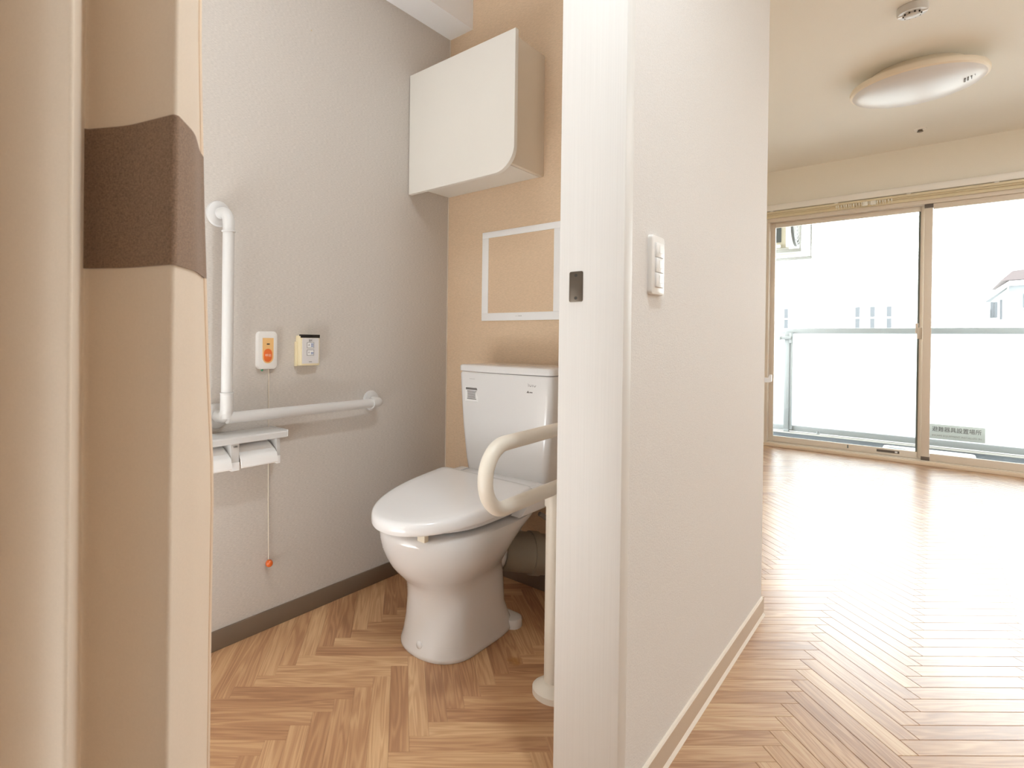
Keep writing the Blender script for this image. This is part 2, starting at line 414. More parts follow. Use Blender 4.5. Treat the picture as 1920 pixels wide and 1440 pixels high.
def plank_geo(poly, c, d, bev, gap, thick):
    """vertices, faces, uvs of one plank: chamfered top, side skirts"""
    n = len(poly)
    if sum(poly[i - 1][0] * p[1] - p[0] * poly[i - 1][1] for i, p in enumerate(poly)) < 0: poly = poly[::-1]
    def inset(k):
        out = []
        for i in range(n):
            p0, p1, p2 = Vector(poly[i - 1]), Vector(poly[i]), Vector(poly[(i + 1) % n])
            e1 = (p1 - p0).normalized(); e2 = (p2 - p1).normalized()
            n1 = Vector((-e1.y, e1.x)); n2 = Vector((-e2.y, e2.x))
            bs = n1 + n2
            if bs.length < 1e-4: bs = n1
            bs = bs / max(bs.dot(n1), .35)
            out.append(p1 + bs * k)
        return out
    lo, hi = inset(gap), inset(gap + bev)
    vs = [(p.x, p.y, -thick) for p in lo] + [(p.x, p.y, -bev) for p in lo] + [(p.x, p.y, 0) for p in hi]
    fs = [tuple(range(2 * n, 3 * n))]
    for k in (0, n):
        for i in range(n): fs.append((k + i, k + (i + 1) % n, k + n + (i + 1) % n, k + n + i))
    ou, ov = random.uniform(0, 60), random.uniform(0, 60)
    e = (-d[1], d[0])
    uv = [(((v[0] - c[0]) * d[0] + (v[1] - c[1]) * d[1]) + ou, ((v[0] - c[0]) * e[0] + (v[1] - c[1]) * e[1]) + ov) for v in vs]
    return vs, fs, uv
def mesh_planks(name, geos):
    V, Fc, UV, R = [], [], [], []
    for vs, fs, uv, rn in geos:
        k = len(V); V += vs; Fc += [tuple(i + k for i in f) for f in fs]; UV += uv; R += [rn] * len(vs)
    me = bpy.data.meshes.new(name); me.from_pydata(V, [], Fc); me.update()
    ul = me.uv_layers.new(name='UVMap')
    for l in me.loops: ul.data[l.index].uv = UV[l.vertex_index]
    at = me.attributes.new('rnd', 'FLOAT', 'POINT')
    at.data.foreach_set('value', R)
    return me
def herringbone(parent, rect, c0, L, W, bev, gap, mat, sees, limit=300, cut=None):
    x0, y0, x1, y1 = rect; planks = []
    for i in range(-14, 15):
        cx = c0[0] + i * L * math.sqrt(2)
        if cx < x0 - 1 or cx > x1 + 1: continue
        for j in range(-160, 160):
            cy = c0[1] + j * W * math.sqrt(2)
            if cy < y0 - 1 or cy > y1 + 1: continue
            for d, a, b in (((S, S), (-L * S, -L * S), (W * S, -W * S)), ((S, -S), (L * S, -L * S), (W * S, W * S))):
                q = [(cx, cy), (cx + a[0], cy + a[1]), (cx + a[0] + b[0], cy + a[1] + b[1]), (cx + b[0], cy + b[1])]
                p = clip(q, x0, y0, x1, y1)
                if cut: p = cut(p)
                if len(p) < 3 or area(p) < 2e-5: continue
                m = (sum(t[0] for t in p) / len(p), sum(t[1] for t in p) / len(p))
                planks.append((p, (cx, cy), d, m))
    vis = sorted([k for k in planks if sees(k[3])], key=lambda k: k[3][0] ** 2 + k[3][1] ** 2)
    single = vis[:limit]; ids = {id(k) for k in single}
    rest = [k for k in planks if id(k) not in ids]
    for k in single:
        me = mesh_planks('plank', [(*plank_geo(k[0], k[1], k[2], bev, gap, .006), random.random())])
        link('plank', me, mat, parent)
    if rest:
        me = mesh_planks('planks', [(*plank_geo(k[0], k[1], k[2], bev, gap, .006), random.random()) for k in rest])
        link('planks', me, mat, parent, kind='stuff')
fT = struct(box('floor_toilet', (XL, 0.0, -.02), (-.49, YB, -.0045), M_sub))
herringbone(fT, (XL, 0.0, -.49, YB), (-1.0965 * 1.01075, 1.001 * 1.01075), .3215, .0479, .0003, .0001, M_woodT,
            lambda p: p[0] > -1.56 and p[1] > .3)
fR = struct(box('floor', (-.49, YN, -.02), (XR, YW, -.0045), M_subR))
def cut_room(p):
    if len(p) < 3: return p
    m = (sum(t[0] for t in p) / len(p), sum(t[1] for t in p) / len(p))
    if min(t[0] for t in p) >= -.49: return p
    if m[1] > YE - .12: return clip(p, XL, YE - .36, XR, YW)
    return clip(p, -.49, YN, XR, YW)
herringbone(fR, (XL, YN, XR, YW), (-.277 * 1.01075, 1.469 * 1.01075), .3225, .0488, .0009, .0003, M_woodR,
            lambda p: p[1] > .95 and -.19 * p[1] - .03 < p[0] < .13 * p[1] + .05 and (p[0] > -.46 or p[1] > YE), cut=cut_room)
struct(box('floor_room_left', (XL, YE, -.02), (-.49, YW, -.0045), M_subR))
# ------------------------------------------------------------------ skirtings
struct(box('baseboard_left', (XL, 0.0, 0), (XL + .007, YB, .060), M_basedark, bev=.002))
struct(box('baseboard_back', (XL + .007, YB - .007, 0), (XI, YB, .060), M_basedark, bev=.002))
bp_ = struct(box('baseboard_partition', (XP, Y0 + .001, 0), (XP + .007, YE, .056), M_baselight))
prism('top_lip', [(XP, Y0 + .001, .056), (XP + .007, Y0 + .001, .056), (XP + .0045, Y0 + .001, .0595), (XP, Y0 + .001, .0595)], (0, YE - Y0, 0), M_baselip, bp_)
prism('floor_lip', [(XP + .007, Y0 + .001, 0), (XP + .0125, Y0 + .001, 0), (XP + .0075, Y0 + .001, .007), (XP + .007, Y0 + .001, .007)], (0, YE - Y0, 0), M_baselip, bp_)
struct(box('baseboard_partition_end', (XI, YE, 0), (XP + .007, YE + .007, .0595), M_baselight))
struct(box('baseboard_near', (XP, YN, 0), (XP + .007, -.04, .0595), M_baselight))
struct(box('trim_corner', (XL, YB - .003, .06), (XL + .003, YB, 2.243), M_cabside))
# ------------------------------------------------------------------ door casing at the end of the partition
tr = struct(box('trim_doorway', (-.5490, .998, 0), (-.4165, Y0, ZC), M_casing, bev=.0015))
struct(box('trim_doorway_near', (-.5490, 0.0, 0), (-.4165, .028, ZC), M_casing, bev=.0015))
# ------------------------------------------------------------------ window
win = thing('window_1', (0, YW, 0), None, None); win['kind'] = 'structure'
def wb(name, a, b, mat=M_alu, bev=.003, parent=win): return box(name, a, b, mat, parent, bev=bev)
YF0, YF1 = YW + .010, YW + .115
wb('head', (WX0, YF0, 2.043), (WX1, YF1, WZ1)); wb('sill', (WX0, YF0, .005), (WX1, YF1, .032))
wb('jamb', (WX0, YF0, .032), (WX0 + .020, YF1, 2.043)); wb('jamb', (WX1 - .020, YF0, .032), (WX1, YF1, 2.043))
def sash(x0, x1, y, name):
    s = thing(name, (x0, y, .03), None, None); s.parent = win
    s.location = Vector((x0, y, .03)) - Vector(win.location)
    e = s
    def b(nm, a, c, mat=M_alu, bv=.003):
        o = box(nm, a, c, mat, None, bev=bv); o.parent = e
        o.matrix_parent_inverse = Matrix.Translation(-Vector((x0, y, .03))); return o
    return b
# outer sash on the left, inner sash on the right
b = sash(WX0 + .018, -.058, YW + .085, 'sash')
yl = YW + .072
b('stile', (WX0 + .018, yl, .033), (WX0 + .054, yl + .028, 2.042)); b('stile', (-.100, yl, .033), (-.060, yl + .028, 2.042))
b('top_rail', (WX0 + .054, yl, 2.000), (-.100, yl + .028, 2.042)); b('bottom_rail', (WX0 + .054, yl, .033), (-.100, yl + .028, .085))
b('pane', (WX0 + .050, yl + .012, .083), (-.096, yl + .016, 2.002), M_glass, 0)
b('gasket', (-.112, yl + .004, .085), (-.100, yl + .024, 2.000), M_gasket, 0)
b('latch_slot', (-.345, yl - .002, .052), (-.205, yl + .001, .073), M_aludk, .001)
b('latch_knob', (-.232, yl - .006, .056), (-.216, yl - .001, .069), M_whiteb, .002)
b('latch_mark', (-.535, yl - .001, .05), (-.526, yl + .001, .078), M_gasket, 0)
b = sash(-.078, WX1 - .018, YW + .035, 'sash')
yr = YW + .022
b('stile', (-.078, yr, .060), (-.030, yr + .030, 2.012)); b('stile', (WX1 - .058, yr, .033), (WX1 - .018, yr + .030, 2.042))
b('end_cap', (-.079, yr - .001, .033), (-.029, yr + .031, .062), M_aludk, .001); b('end_cap', (-.079, yr - .001, 2.012), (-.029, yr + .031, 2.042), M_aludk, .001)
b('top_rail', (-.029, yr, 2.000), (WX1 - .058, yr + .030, 2.042)); b('bottom_rail', (-.029, yr, .033), (WX1 - .058, yr + .030, .090))
b('pane', (-.034, yr + .012, .086), (WX1 - .054, yr + .016, 2.004), M_glass, 0)
b('crescent_lock', (-.112, yr + .030, .985), (-.079, yr + .044, 1.075), M_alu, .004)
b('lock_lever', (-.122, yr + .034, 1.03), (-.104, yr + .042, 1.11), M_alu, .003)
struct(box('trim_window_sill', (WX0 - .03, YW - .030, 0), (WX1 + .03, YW + .012, .027), M_sill, bev=.003))
th = struct(box('trim_window_head', (WX0 - .06, YW - .050, 2.132), (WX1 + .06, YW, 2.190), M_trimw, bev=.012))
box('recess_board', (WX0 - .06, YW - .012, 2.075), (WX1 + .06, YW, 2.125), M_railc, th)
# curtain rail of the window with its runners bunched together
cr = thing('curtain_rail', (-.3, YW - .05, 2.09), 'cream double curtain track running along the top of the window', 'curtain rail')
for k, (yy, zz) in enumerate(((YW - .026, 2.098), (YW - .048, 2.108))):
    box('track', (WX0 - .04, yy - .008, zz), (WX1 + .04, yy + .008, zz + .018), M_railc, cr, bev=.002)
for k, x in enumerate((-1.08, -.62, -.17, .3, .8)):
    box('bracket', (x - .012, YW - .058, 2.124), (x + .012, YW, 2.130), M_trimw, cr)
for k in range(22):
    x = -.62 + k * .0165 + random.uniform(-.004, .004)
    bm = bmesh.new(); add_box(bm, (x - .004, YW - .053, 2.088), (x + .004, YW - .043, 2.108), .002)
    add_tube(bm, [(x, YW - .048, 2.089), (x + .003, YW - .048, 2.081), (x, YW - .048, 2.075)], .002, 6)
    bm_obj('runner', bm, M_clear, cr, angle=40)
for k in range(2):
    box('end_runner', (-.45 + k * .05, YW - .06, 2.078), (-.415 + k * .05, YW - .038, 2.110), M_clear, cr, bev=.004)

# ------------------------------------------------------------------ balcony and outside
YP = 7.0
struct(box('balcony_floor', (-2.6, YW + .16, -.30), (2.6, 6.90, -.012), M_bfloor))
kb = struct(box('balcony_kerb', (-2.6, 6.90, -.30), (2.6, 7.20, -.004), M_conc, bev=.012))
struct(box('balcony_slab', (-2.6, YW + .16, 2.56), (2.6, 7.20, 2.75), M_conc))
rl = thing('balcony_railing', (-1.126, YP, 0), 'silver balcony railing with white frosted panels outside the window', 'railing')
box('top_rail', (-2.6, YP - .03, 1.042), (2.6, YP + .03, 1.098), M_silver, rl, bev=.006)
box('bottom_rail', (-2.6, YP - .025, .006), (2.6, YP + .02, .064), M_silver, rl, bev=.004)
px_ = [-2.45, -1.126, 1.30, 2.5]
for x in px_:
    p_ = box('post', (x - .036, YP - .062, .02), (x + .010, YP - .022, 1.052), M_silver, rl, bev=.003)
    box('post_flange', (x + .010, YP - .05, .02), (x + .036, YP - .022, 1.052), M_silver, p_)
    box('post_foot', (x - .034, YP - .066, -.004), (x + .012, YP - .018, .024), M_silver, p_, bev=.004)
for i in range(3):
    box('panel', (px_[i] + .012, YP - .004, .058), (px_[i + 1] - .012, YP + .004, 1.052), M_frost, rl)
bk = box('laundry_bracket', (-1.118, YP - .076, .94), (-1.088, YP - .062, 1.05), M_silver, rl, bev=.003)
tube('bracket_arm', [(-1.10, YP - .078, .995), (-1.19, YP - .085, .995)], .018, M_silver, bk, n=12)
lathe('bracket_end', (-1.19, YP - .085, .995), (-1, 0, 0), [(.026, 0), (.026, .012), (.02, .016)], M_silver, bk, n=16)
tube('drain_hook', fillet([(-.875, YP - .015, .03), (-.875, YP - .05, .006), (-.850, YP - .06, .006), (-.850, YP - .06, .035)], .008, 4), .005, M_silver, rl, n=8)
sg = thing('escape_sign', (.13, YP - .01, .08), 'grey sign plate with black Japanese writing on the frosted balcony panel', 'sign')
box('plate', (-.055, YP - .012, .072), (.320, YP - .005, .208), M_sign, sg, bev=.002)
text('japanese_lettering', '避難器具設置場所', .05, (.138, YP - .0125, .160), (1, 0, 0), (0, 0, 1), M_ink, sg, width=.315)
text('english_lettering', 'ESCAPE EQUIPMENT INSTALLED IN', .022, (.138, YP - .0125, .104), (1, 0, 0), (0, 0, 1), M_inkg, sg, width=.315)
hb = thing('escape_hatch', (-.05, 6.3, -.012), 'white rounded escape hatch cover lying on the balcony floor', 'hatch')
prism('cover', [(x, y, -.012) for x, y in rrect(.575, .44, .04, 5, -.045, 6.32)], (0, 0, .040), M_hatch, hb, bev=.008)
box('handle', (-.30, 6.36, .0275), (-.18, 6.40, .034), M_silver, hb, bev=.002)
# outdoor unit hung under the slab
ac = thing('outdoor_unit', (-1.35, 6.75, 1.86), 'cream air conditioner unit hanging under the slab above the balcony', 'air conditioner')
box('casing', (-1.70, 6.42, 1.885), (-1.065, 7.00, 2.46), M_acbody, ac, bev=.008)
for z in (1.94, 2.20): box('coil', (-1.170, 6.412, z), (-1.114, 6.424, z + (.245 if z < 2 else .2)), M_accoil, ac)
box('corner_post', (-1.075, 6.41, 1.885), (-1.058, 6.45, 2.46), M_acwhite, ac, bev=.004)
box('front_panel', (-1.066, 6.44, 1.885), (-1.052, 7.00, 2.46), M_acwhite, ac, bev=.004)
lathe('fan_ring', (-1.052, 6.74, 2.18), (1, 0, 0), [(.245, 0), (.245, .022), (.228, .022), (.225, .004), (.0, .004)], M_acgrill, ac, n=40)
for k in range(6): 
    r = .035 + k * .036
    tube('grille_wire', [(-1.036, 6.74 + r * math.cos(a * PI / 14), 2.18 + r * math.sin(a * PI / 14)) for a in range(29)], .003, M_acwhite, ac, n=6)
for y in (6.46, 6.94): box('foot', (-1.68, y - .03, 1.862), (-1.05, y + .03, 1.888), M_acwhite, ac, bev=.003)
box('pipe_cover', (-1.155, 6.395, 1.885), (-1.115, 6.42, 1.915), M_whiteb, ac, bev=.004)
for y in (6.40, 7.02): box('hanger_bar', (-1.78, y - .02, 1.828), (-.945, y + .02, 1.862), M_galv, ac, bev=.003)
for x in (-1.72, -.955):
    for y in (6.40, 7.02): tube('hanger_rod', [(x, y, 1.85), (x, y, 2.56)], .008, M_galv, ac, n=8)
# far buildings
ba = thing('apartment_block', (-3.0, 30, -6), 'white flat building with paired narrow windows seen over the railing', 'building')
box('wall', (-9.5, 30, -6), (-.35, 40, 3.55), M_bwhite, ba)
box('parapet', (-9.6, 29.9, 3.55), (-.25, 40.1, 3.75), M_bwhite, ba)
for x in (-4.97, -2.43, -1.945, -1.42):
    q = box('window', (x - .075, 29.95, 1.62), (x + .075, 30.02, 2.52), M_bwin, ba)
    box('window_bar', (x - .08, 29.93, 2.02), (x + .08, 29.96, 2.08), M_bwhite, q)
bh = thing('house', (1.6, 24, -6), 'white house with a reddish hipped roof seen through the right pane', 'house')
k_ = .8
def hp(x, z): return (x * k_, (z - .94) * k_ + .94)
def hbx(nm, x0, x1, z0, z1, y0, y1, mat, par=bh):
    a = hp(x0, z0); c = hp(x1, z1); return box(nm, (a[0], y0, a[1]), (c[0], y1, c[1]), mat, par)
hbx('front_wall', 1.88, 4.2, -8, 3.22, 24, 29, M_bwhite)
hbx('side_wing', 1.23, 1.88, -8, 2.60, 24.25, 29, M_bwhite)
hbx('wall_shade_band', 1.90, 4.2, 2.35, 3.2, 23.985, 24.0, M_bshade)  # band of shade across the house front, painted as darker wall
def hpoly(nm, pts, y, dy, mat): return prism(nm, [(hp(x, z)[0], y, hp(x, z)[1]) for x, z in pts], (0, dy, 0), mat, bh)
hpoly('gable', [(1.23, 2.60), (1.88, 2.60), (1.88, 3.2)], 24.25, 4, M_bwhite)
hpoly('eave', [(1.10, 2.62), (1.90, 3.33), (4.3, 3.43), (4.3, 3.25), (1.9, 3.17), (1.32, 2.62)], 23.8, 5, M_bwhite)
hpoly('soffit_shade', [(1.22, 2.60), (1.45, 2.60), (1.86, 3.06), (1.86, 3.2)], 24.18, .1, M_bshade)
hpoly('roof', [(1.68, 3.37), (1.98, 3.72), (2.6, 3.80), (4.3, 3.80), (4.3, 3.45)], 23.95, 4, M_broof)
for x0, x1, z0, z1 in ((1.46, 1.545, 2.0, 2.6), (1.555, 1.64, 2.0, 2.6), (1.70, 1.765, 1.93, 2.68)):
    hbx('window', x0, x1, z0, z1, 24.2, 24.26, M_bwin)
hbx('window', 2.27, 2.6, 2.2, 2.86, 23.96, 24.0, M_bwin)
hbx('balcony_box', 1.20, 1.44, 1.55, 2.32, 24.0, 24.24, M_bshade)
hbx('balcony_rail', 1.44, 1.68, 1.85, 1.97, 24.1, 24.2, M_bwhite)
struct(box('ground', (-120, 8, -6.2), (120, 200, -6), M_ground))

# ------------------------------------------------------------------ toilet (the fixture)
TX = -1.092
to = thing('toilet', (TX, 1.35, 0), 'white ceramic toilet with a closed lid and a tall tank', 'toilet')
def sec(z, yf, yb, hw, ef=2.4, eb=3.5, n=48, cx=TX, wf=.5):
    """closed outline at height z: rounded towards the front (yf) and squarer at the back (yb); widest at fraction wf"""
    ym = yf + (yb - yf) * wf; out = []
    for k in range(n):
        t = 2 * PI * k / n; c, s = math.cos(t), math.sin(t)
        e = ef if s < 0 else eb; ln = (ym - yf) if s < 0 else (yb - ym)
        x = hw * math.copysign(abs(c) ** (2 / e), c); y = ln * math.copysign(abs(s) ** (2 / e), s)
        out.append(Vector((cx + x, ym + y, z)))
    return out
bm = bmesh.new()
ring_loft(bm, [sec(z, yf, yb, hw, ef, eb, wf=wf) for z, yf, yb, hw, ef, eb, wf in (
    (0.0, 1.16, 1.55, 0.121, 2.2, 4.5, 0.32),
    (0.006, 1.157, 1.552, 0.124, 2.2, 4.5, 0.32),
    (0.014, 1.158, 1.55, 0.123, 2.2, 4.5, 0.32),
    (0.04, 1.167, 1.535, 0.117, 2.2, 4.5, 0.32),
    (0.09, 1.175, 1.52, 0.111, 2.2, 4, 0.32),
    (0.15, 1.178, 1.515, 0.109, 2.2, 4, 0.33),
    (0.188, 1.172, 1.51, 0.109, 2.2, 4, 0.34),
    (0.212, 1.156, 1.505, 0.114, 2.2, 3.6, 0.36),
    (0.236, 1.13, 1.5, 0.128, 2.15, 3.2, 0.39),
    (0.262, 1.106, 1.505, 0.145, 2.1, 3, 0.42),
    (0.29, 1.089, 1.52, 0.158, 2.1, 3, 0.44),
    (0.32, 1.076, 1.55, 0.168, 2.1, 3, 0.44),
    (0.35, 1.068, 1.6, 0.174, 2.1, 3, 0.44),
    (0.372, 1.066, 1.64, 0.176, 2.1, 3.2, 0.44),
    (0.38, 1.07, 1.645, 0.173, 2.1, 3.2, 0.44),
    (0.383, 1.08, 1.64, 0.164, 2.1, 3.2, 0.44))])
bm_obj('bowl', bm, M_cera, to, angle=50)
# trap outlet behind the pedestal
tube('trap_outlet', fillet([(TX + .0, 1.44, .22), (TX + .03, 1.56, .225), (TX + .06, 1.62, .215)], .05, 6), .062, M_cera, to, n=20)
prism('foot_lug', [(x, y, 0) for x, y in rrect(.262, .07, .03, 5, TX, 1.52)], (0, 0, .03), M_cera, to, bev=.008)
dp = tube('drain_pipe', fillet([(TX + .035, 1.55, .222), (TX + .12, 1.66, .20), (TX + .19, 1.785, .18)], .05, 5), .068, M_pipe, to, n=24)
lathe('pipe_collar', (TX + .095, 1.628, .206), (.6, .8, -.12), [(.068, 0), (.073, 0), (.073, .03), (.068, .03)], M_pipe, dp)
tube('supply_hose', fillet([(TX + .15, 1.60, .36), (TX + .20, 1.68, .30), (TX + .24, 1.76, .27), (TX + .27, 1.80, .24)], .05, 5), .008, M_hose, to, n=10)
# seat with its buffers, lid, hinge block
bm = bmesh.new()
ring_loft(bm, [sec(.392, 1.095, 1.54, .145, 2.2, 4), sec(.396, 1.085, 1.55, .152, 2.2, 4), sec(.412, 1.085, 1.55, .152, 2.2, 4)])
bm_obj('seat', bm, M_lid, to, angle=50)
for sx in (-.085, .085): box('seat_buffer', (TX + sx - .014, 1.088, .380), (TX + sx + .014, 1.106, .402), M_ivory, to, bev=.003)
bm = bmesh.new()
def lid_ring(k, z0, slope=.044):
    out = []
    for v in sec(0, 1.026 + k, 1.505 - k * .5, .193 - k * .9, 2.15, 12, n=96, wf=.80):
        f = (v.y - 1.03) / .475
        out.append(Vector((v.x, v.y, z0 + slope * f)))
    return out
ring_loft(bm, [lid_ring(.012, .396), lid_ring(.002, .399), lid_ring(0, .404), lid_ring(.0005, .421), lid_ring(.003, .4280), lid_ring(.008, .4325), lid_ring(.017, .4350),
               lid_ring(.05, .4365), lid_ring(.10, .4375), lid_ring(.15, .438)])
bm_obj('lid', bm, M_lid, to, angle=55)
for sg_ in (1, -1):
    prism('hinge_cover', [(TX + sg_ * .150, y, z) for y, z in ((1.43, .392), (1.60, .392), (1.60, .462), (1.515, .462), (1.46, .408))], (sg_ * .034, 0, 0), M_lid, to, bev=.004)
box('seat_base', (TX - .150, 1.50, .385), (TX + .150, 1.64, .462), M_lid, to, bev=.012, seg=3)
lathe('bolt_cap', (TX + .012, 1.168, .036), (.05, -1, .25), [(.0105, -.006), (.0105, .003), (.007, .006), (.001, .007)], M_cera, to, n=20)
# tank: slightly bowed front, narrower towards the bottom
def tank_ring(z, hw, yf, bow, yb=1.796, r=.022, cx=TX):
    pts = []
    for k in range(13):
        t = -1 + 2 * k / 12; pts.append((cx + t * (hw - r), yf + bow * t * t))
    def arc(cx_, cy_, a0, a1): return [(cx_ + r * math.cos(a), cy_ + r * math.sin(a)) for a in [a0 + (a1 - a0) * k / 6 for k in range(7)]]
    front = pts
    ring = [p for p in front] + arc(cx + hw - r, yf + bow + r, -PI / 2, 0)[1:] + [(cx + hw, yb), (cx - hw, yb)] + arc(cx - hw + r, yf + bow + r, PI, 1.5 * PI)[:-1]
    return [Vector((x, y, z)) for x, y in ring]
bm = bmesh.new()
ring_loft(bm, [tank_ring(.380, .152, 1.612, .010), tank_ring(.42, .162, 1.601, .010), tank_ring(.50, .172, 1.592, .010), tank_ring(.62, .184, 1.586, .010), tank_ring(.74, .192, 1.582, .010), tank_ring(.812, .195, 1.580, .010), tank_ring(.819, .192, 1.583, .010)])
tk = bm_obj('tank', bm, M_cera, to, angle=50)
bm = bmesh.new()
ring_loft(bm, [tank_ring(.8205, .192, 1.580, .012), tank_ring(.823, .197, 1.576, .012), tank_ring(.840, .197, 1.576, .012), tank_ring(.8445, .194, 1.579, .012), tank_ring(.8465, .188, 1.585, .012), tank_ring(.850, .13, 1.65, .012, yb=1.76), tank_ring(.8505, .07, 1.68, .010, yb=1.73)])
bm_obj('tank_lid', bm, M_cera, to, angle=50)
yt = 1.5805
text('maker_lettering', 'TOTO', .0155, (TX + .123, yt + .0055, .787), (1, .09, 0), (0, .03, 1), M_ink, tk, width=.030)
text('small_mark', '▲▬', .011, (TX + .115, yt + .0055, .764), (1, .09, 0), (0, .03, 1), M_inkg, tk, width=.022)
text('small_mark', '—–—', .010, (TX - .128, yt + .0052, .795), (1, -.09, 0), (0, .03, 1), M_inkg, tk, width=.026)
st = box('sticker', (TX - .159, yt + .0055, .712), (TX - .100, yt + .0075, .764), M_whiteb, tk, label='white warning sticker with small print')
box('sticker_header', (TX - .156, yt + .0048, .754), (TX - .103, yt + .0056, .762), M_inkg, st)
for k in range(7):
    a = random.uniform(0, .008); z = .7495 - k * .0048
    box('print_line', (TX - .150 + a * .4, yt + .0048, z - .0014), (TX - .106 - a, yt + .0056, z + .0012), M_inkg, st)

# ------------------------------------------------------------------ L-shaped grab bar
RB = .0165; XG = XL + .066
gb = thing('grab_bar', (XL, .75, .70), 'white L-shaped grab bar fixed to the grey wall', 'grab bar')
ya, yb_, z0, z1 = .752, 1.366, .703, 1.303
for (y, z) in ((ya, z0), (ya, z1), (yb_, z0)):
    lathe('flange', (XL, y, z), (1, 0, 0), [(.038, 0), (.0385, .004), (.036, .009), (.024, .013), (.021, .013)], M_white, gb, n=32)
tube('vertical_bar', fillet([(XL + .01, ya, z1), (XG, ya, z1), (XG, ya, z0 + .0)], .040, 8), RB, M_white, gb, n=20)
tube('horizontal_bar', fillet([(XG, ya, z0), (XG, yb_, z0), (XL + .01, yb_, z0)], .036, 8), RB, M_white, gb, n=20)
tube('corner_joint', fillet([(XG, ya, z0 + .07), (XG, ya, z0), (XL + .01, ya, z0)], .030, 8), RB + .0022, M_white, gb, n=20)
for z in (z1 - .062, z0 + .070): lathe('collar', (XG, ya, z), (0, 0, 1), [(RB, 0), (RB + .0032, .0005), (RB + .0032, .004), (RB, .0045)], M_white, gb, n=20)
lathe('collar', (XG, yb_ - .055, z0), (0, 1, 0), [(RB, 0), (RB + .0028, .0005), (RB + .0028, .004), (RB, .0045)], M_white, gb, n=20)

# ------------------------------------------------------------------ call button with its pull cord
def yz(pts, x): return [(x, p[0], p[1]) for p in pts]
cb = thing('call_button', (XL, .915, .897), 'white wall call button with an orange push and a hanging pull cord', 'call button')
prism('case', yz(rrect(.070, .120, .014, 6, .915, .897), XL), (.016, 0, 0), M_case, cb, bev=.004)
def stad(w, h, cy, cz, n=10):
    r = w / 2; o = []
    for k in range(n + 1): a = PI * k / n; o.append((cy + r * math.cos(a), cz + h / 2 - r + r * math.sin(a)))
    for k in range(n + 1): a = PI + PI * k / n; o.append((cy + r * math.cos(a), cz - h / 2 + r + r * math.sin(a)))
    return o
pts = [(.915 - .0195, .897 + .039), (.915 - .0195, .897 - .022)] + [(.915 + .0195 * math.cos(a), .875 + .0195 * math.sin(a)) for a in [PI + PI * k / 10 for k in range(1, 10)]] + [(.915 + .0195, .897 - .022), (.915 + .0195, .897 + .039)]
fp = prism('front_panel', yz(pts, XL + .016), (.001, 0, 0), M_lorange, cb)
bt = prism('push_button', yz(stad(.029, .042, .914, .881), XL + .017), (.002, 0, 0), M_orange, cb, bev=.0008)
text('lettering', '呼出', .0095, (XL + .0193, .914, .8805), (0, 1, 0), (0, 0, 1), M_pink, bt, width=.020)
box('lamp', (XL + .017, .910, .915), (XL + .018, .920, .9185), M_dark, cb)
lathe('status_light', (XL + .010, .898, .8365), (0, 0, -1), [(.004, -.003), (.004, .003), (.002, .006)], M_green, cb, n=12)
tube('cord', [(XL + .004, .926, .840), (XL + .004, .9275, .62), (XL + .004, .929, .42), (XL + .008, .930, .226)], .0016, M_cord, cb, n=8)
bm = bmesh.new(); bmesh.ops.create_uvsphere(bm, u_segments=24, v_segments=14, radius=.0118)
bmesh.ops.translate(bm, verts=bm.verts, vec=(XL + .0125, .930, .2145)); bm_obj('cord_ball', bm, M_ball, cb, smooth=True)
# ------------------------------------------------------------------ flush remote
rm = thing('flush_remote', (XL, 1.068, .897), 'ivory flush remote with a black top window beside the call button', 'remote control')
box('case', (XL, 1.028, .845), (XL + .030, 1.106, .9455), M_remiv, rm, bev=.003)
box('holder', (XL, 1.023, .843), (XL + .012, 1.030, .925), M_remiv, rm, bev=.002)
box('signal_window', (XL + .020, 1.0285, .938), (XL + .0312, 1.1055, .949), M_black, rm, bev=.001)
fc = box('face', (XL + .030, 1.034, .852), (XL + .0312, 1.101, .937), M_remface, rm)
xr = XL + .0314
text('lettering', '流す', .008, (xr, 1.067, .9285), (0, 1, 0), (0, 0, 1), M_ink, rm, width=.013)
def outline(y0, y1, z0, z1, t=.0011):
    bm = bmesh.new()
    for a, c in (((y0, z0), (y1, z0 + t)), ((y0, z1 - t), (y1, z1)), ((y0, z0), (y0 + t, z1)), ((y1 - t, z0), (y1, z1))):
        add_box(bm, (xr - .0003, a[0], a[1]), (xr + .0006, c[0], c[1]))
    return bm
for k, (zc, ch) in enumerate(((.9135, '大'), (.8885, '小'))):
    bt = bm_obj('button', outline(1.0525, 1.081, zc - .0095, zc + .0095), M_inkg, rm)
    box('button_face', (xr - .0002, 1.0535, zc - .0085), (xr + .0003, 1.080, zc + .0085), M_whiteb, bt)
    text('lettering', ch, .008, (xr + .0004, 1.0605, zc), (0, 1, 0), (0, 0, 1), M_ink if k == 0 else M_inkg, bt, width=.006)
    for q in range(3 if k == 0 else 2):
        box('print_line', (xr + .0002, 1.0685, zc - .0055 + q * .0042), (xr + .0006, 1.0785, zc - .0030 + q * .0042), M_blue, bt)
text('maker_lettering', 'TOTO', .005, (xr, 1.067, .8575), (0, 1, 0), (0, 0, 1), M_inkg, rm, width=.012)
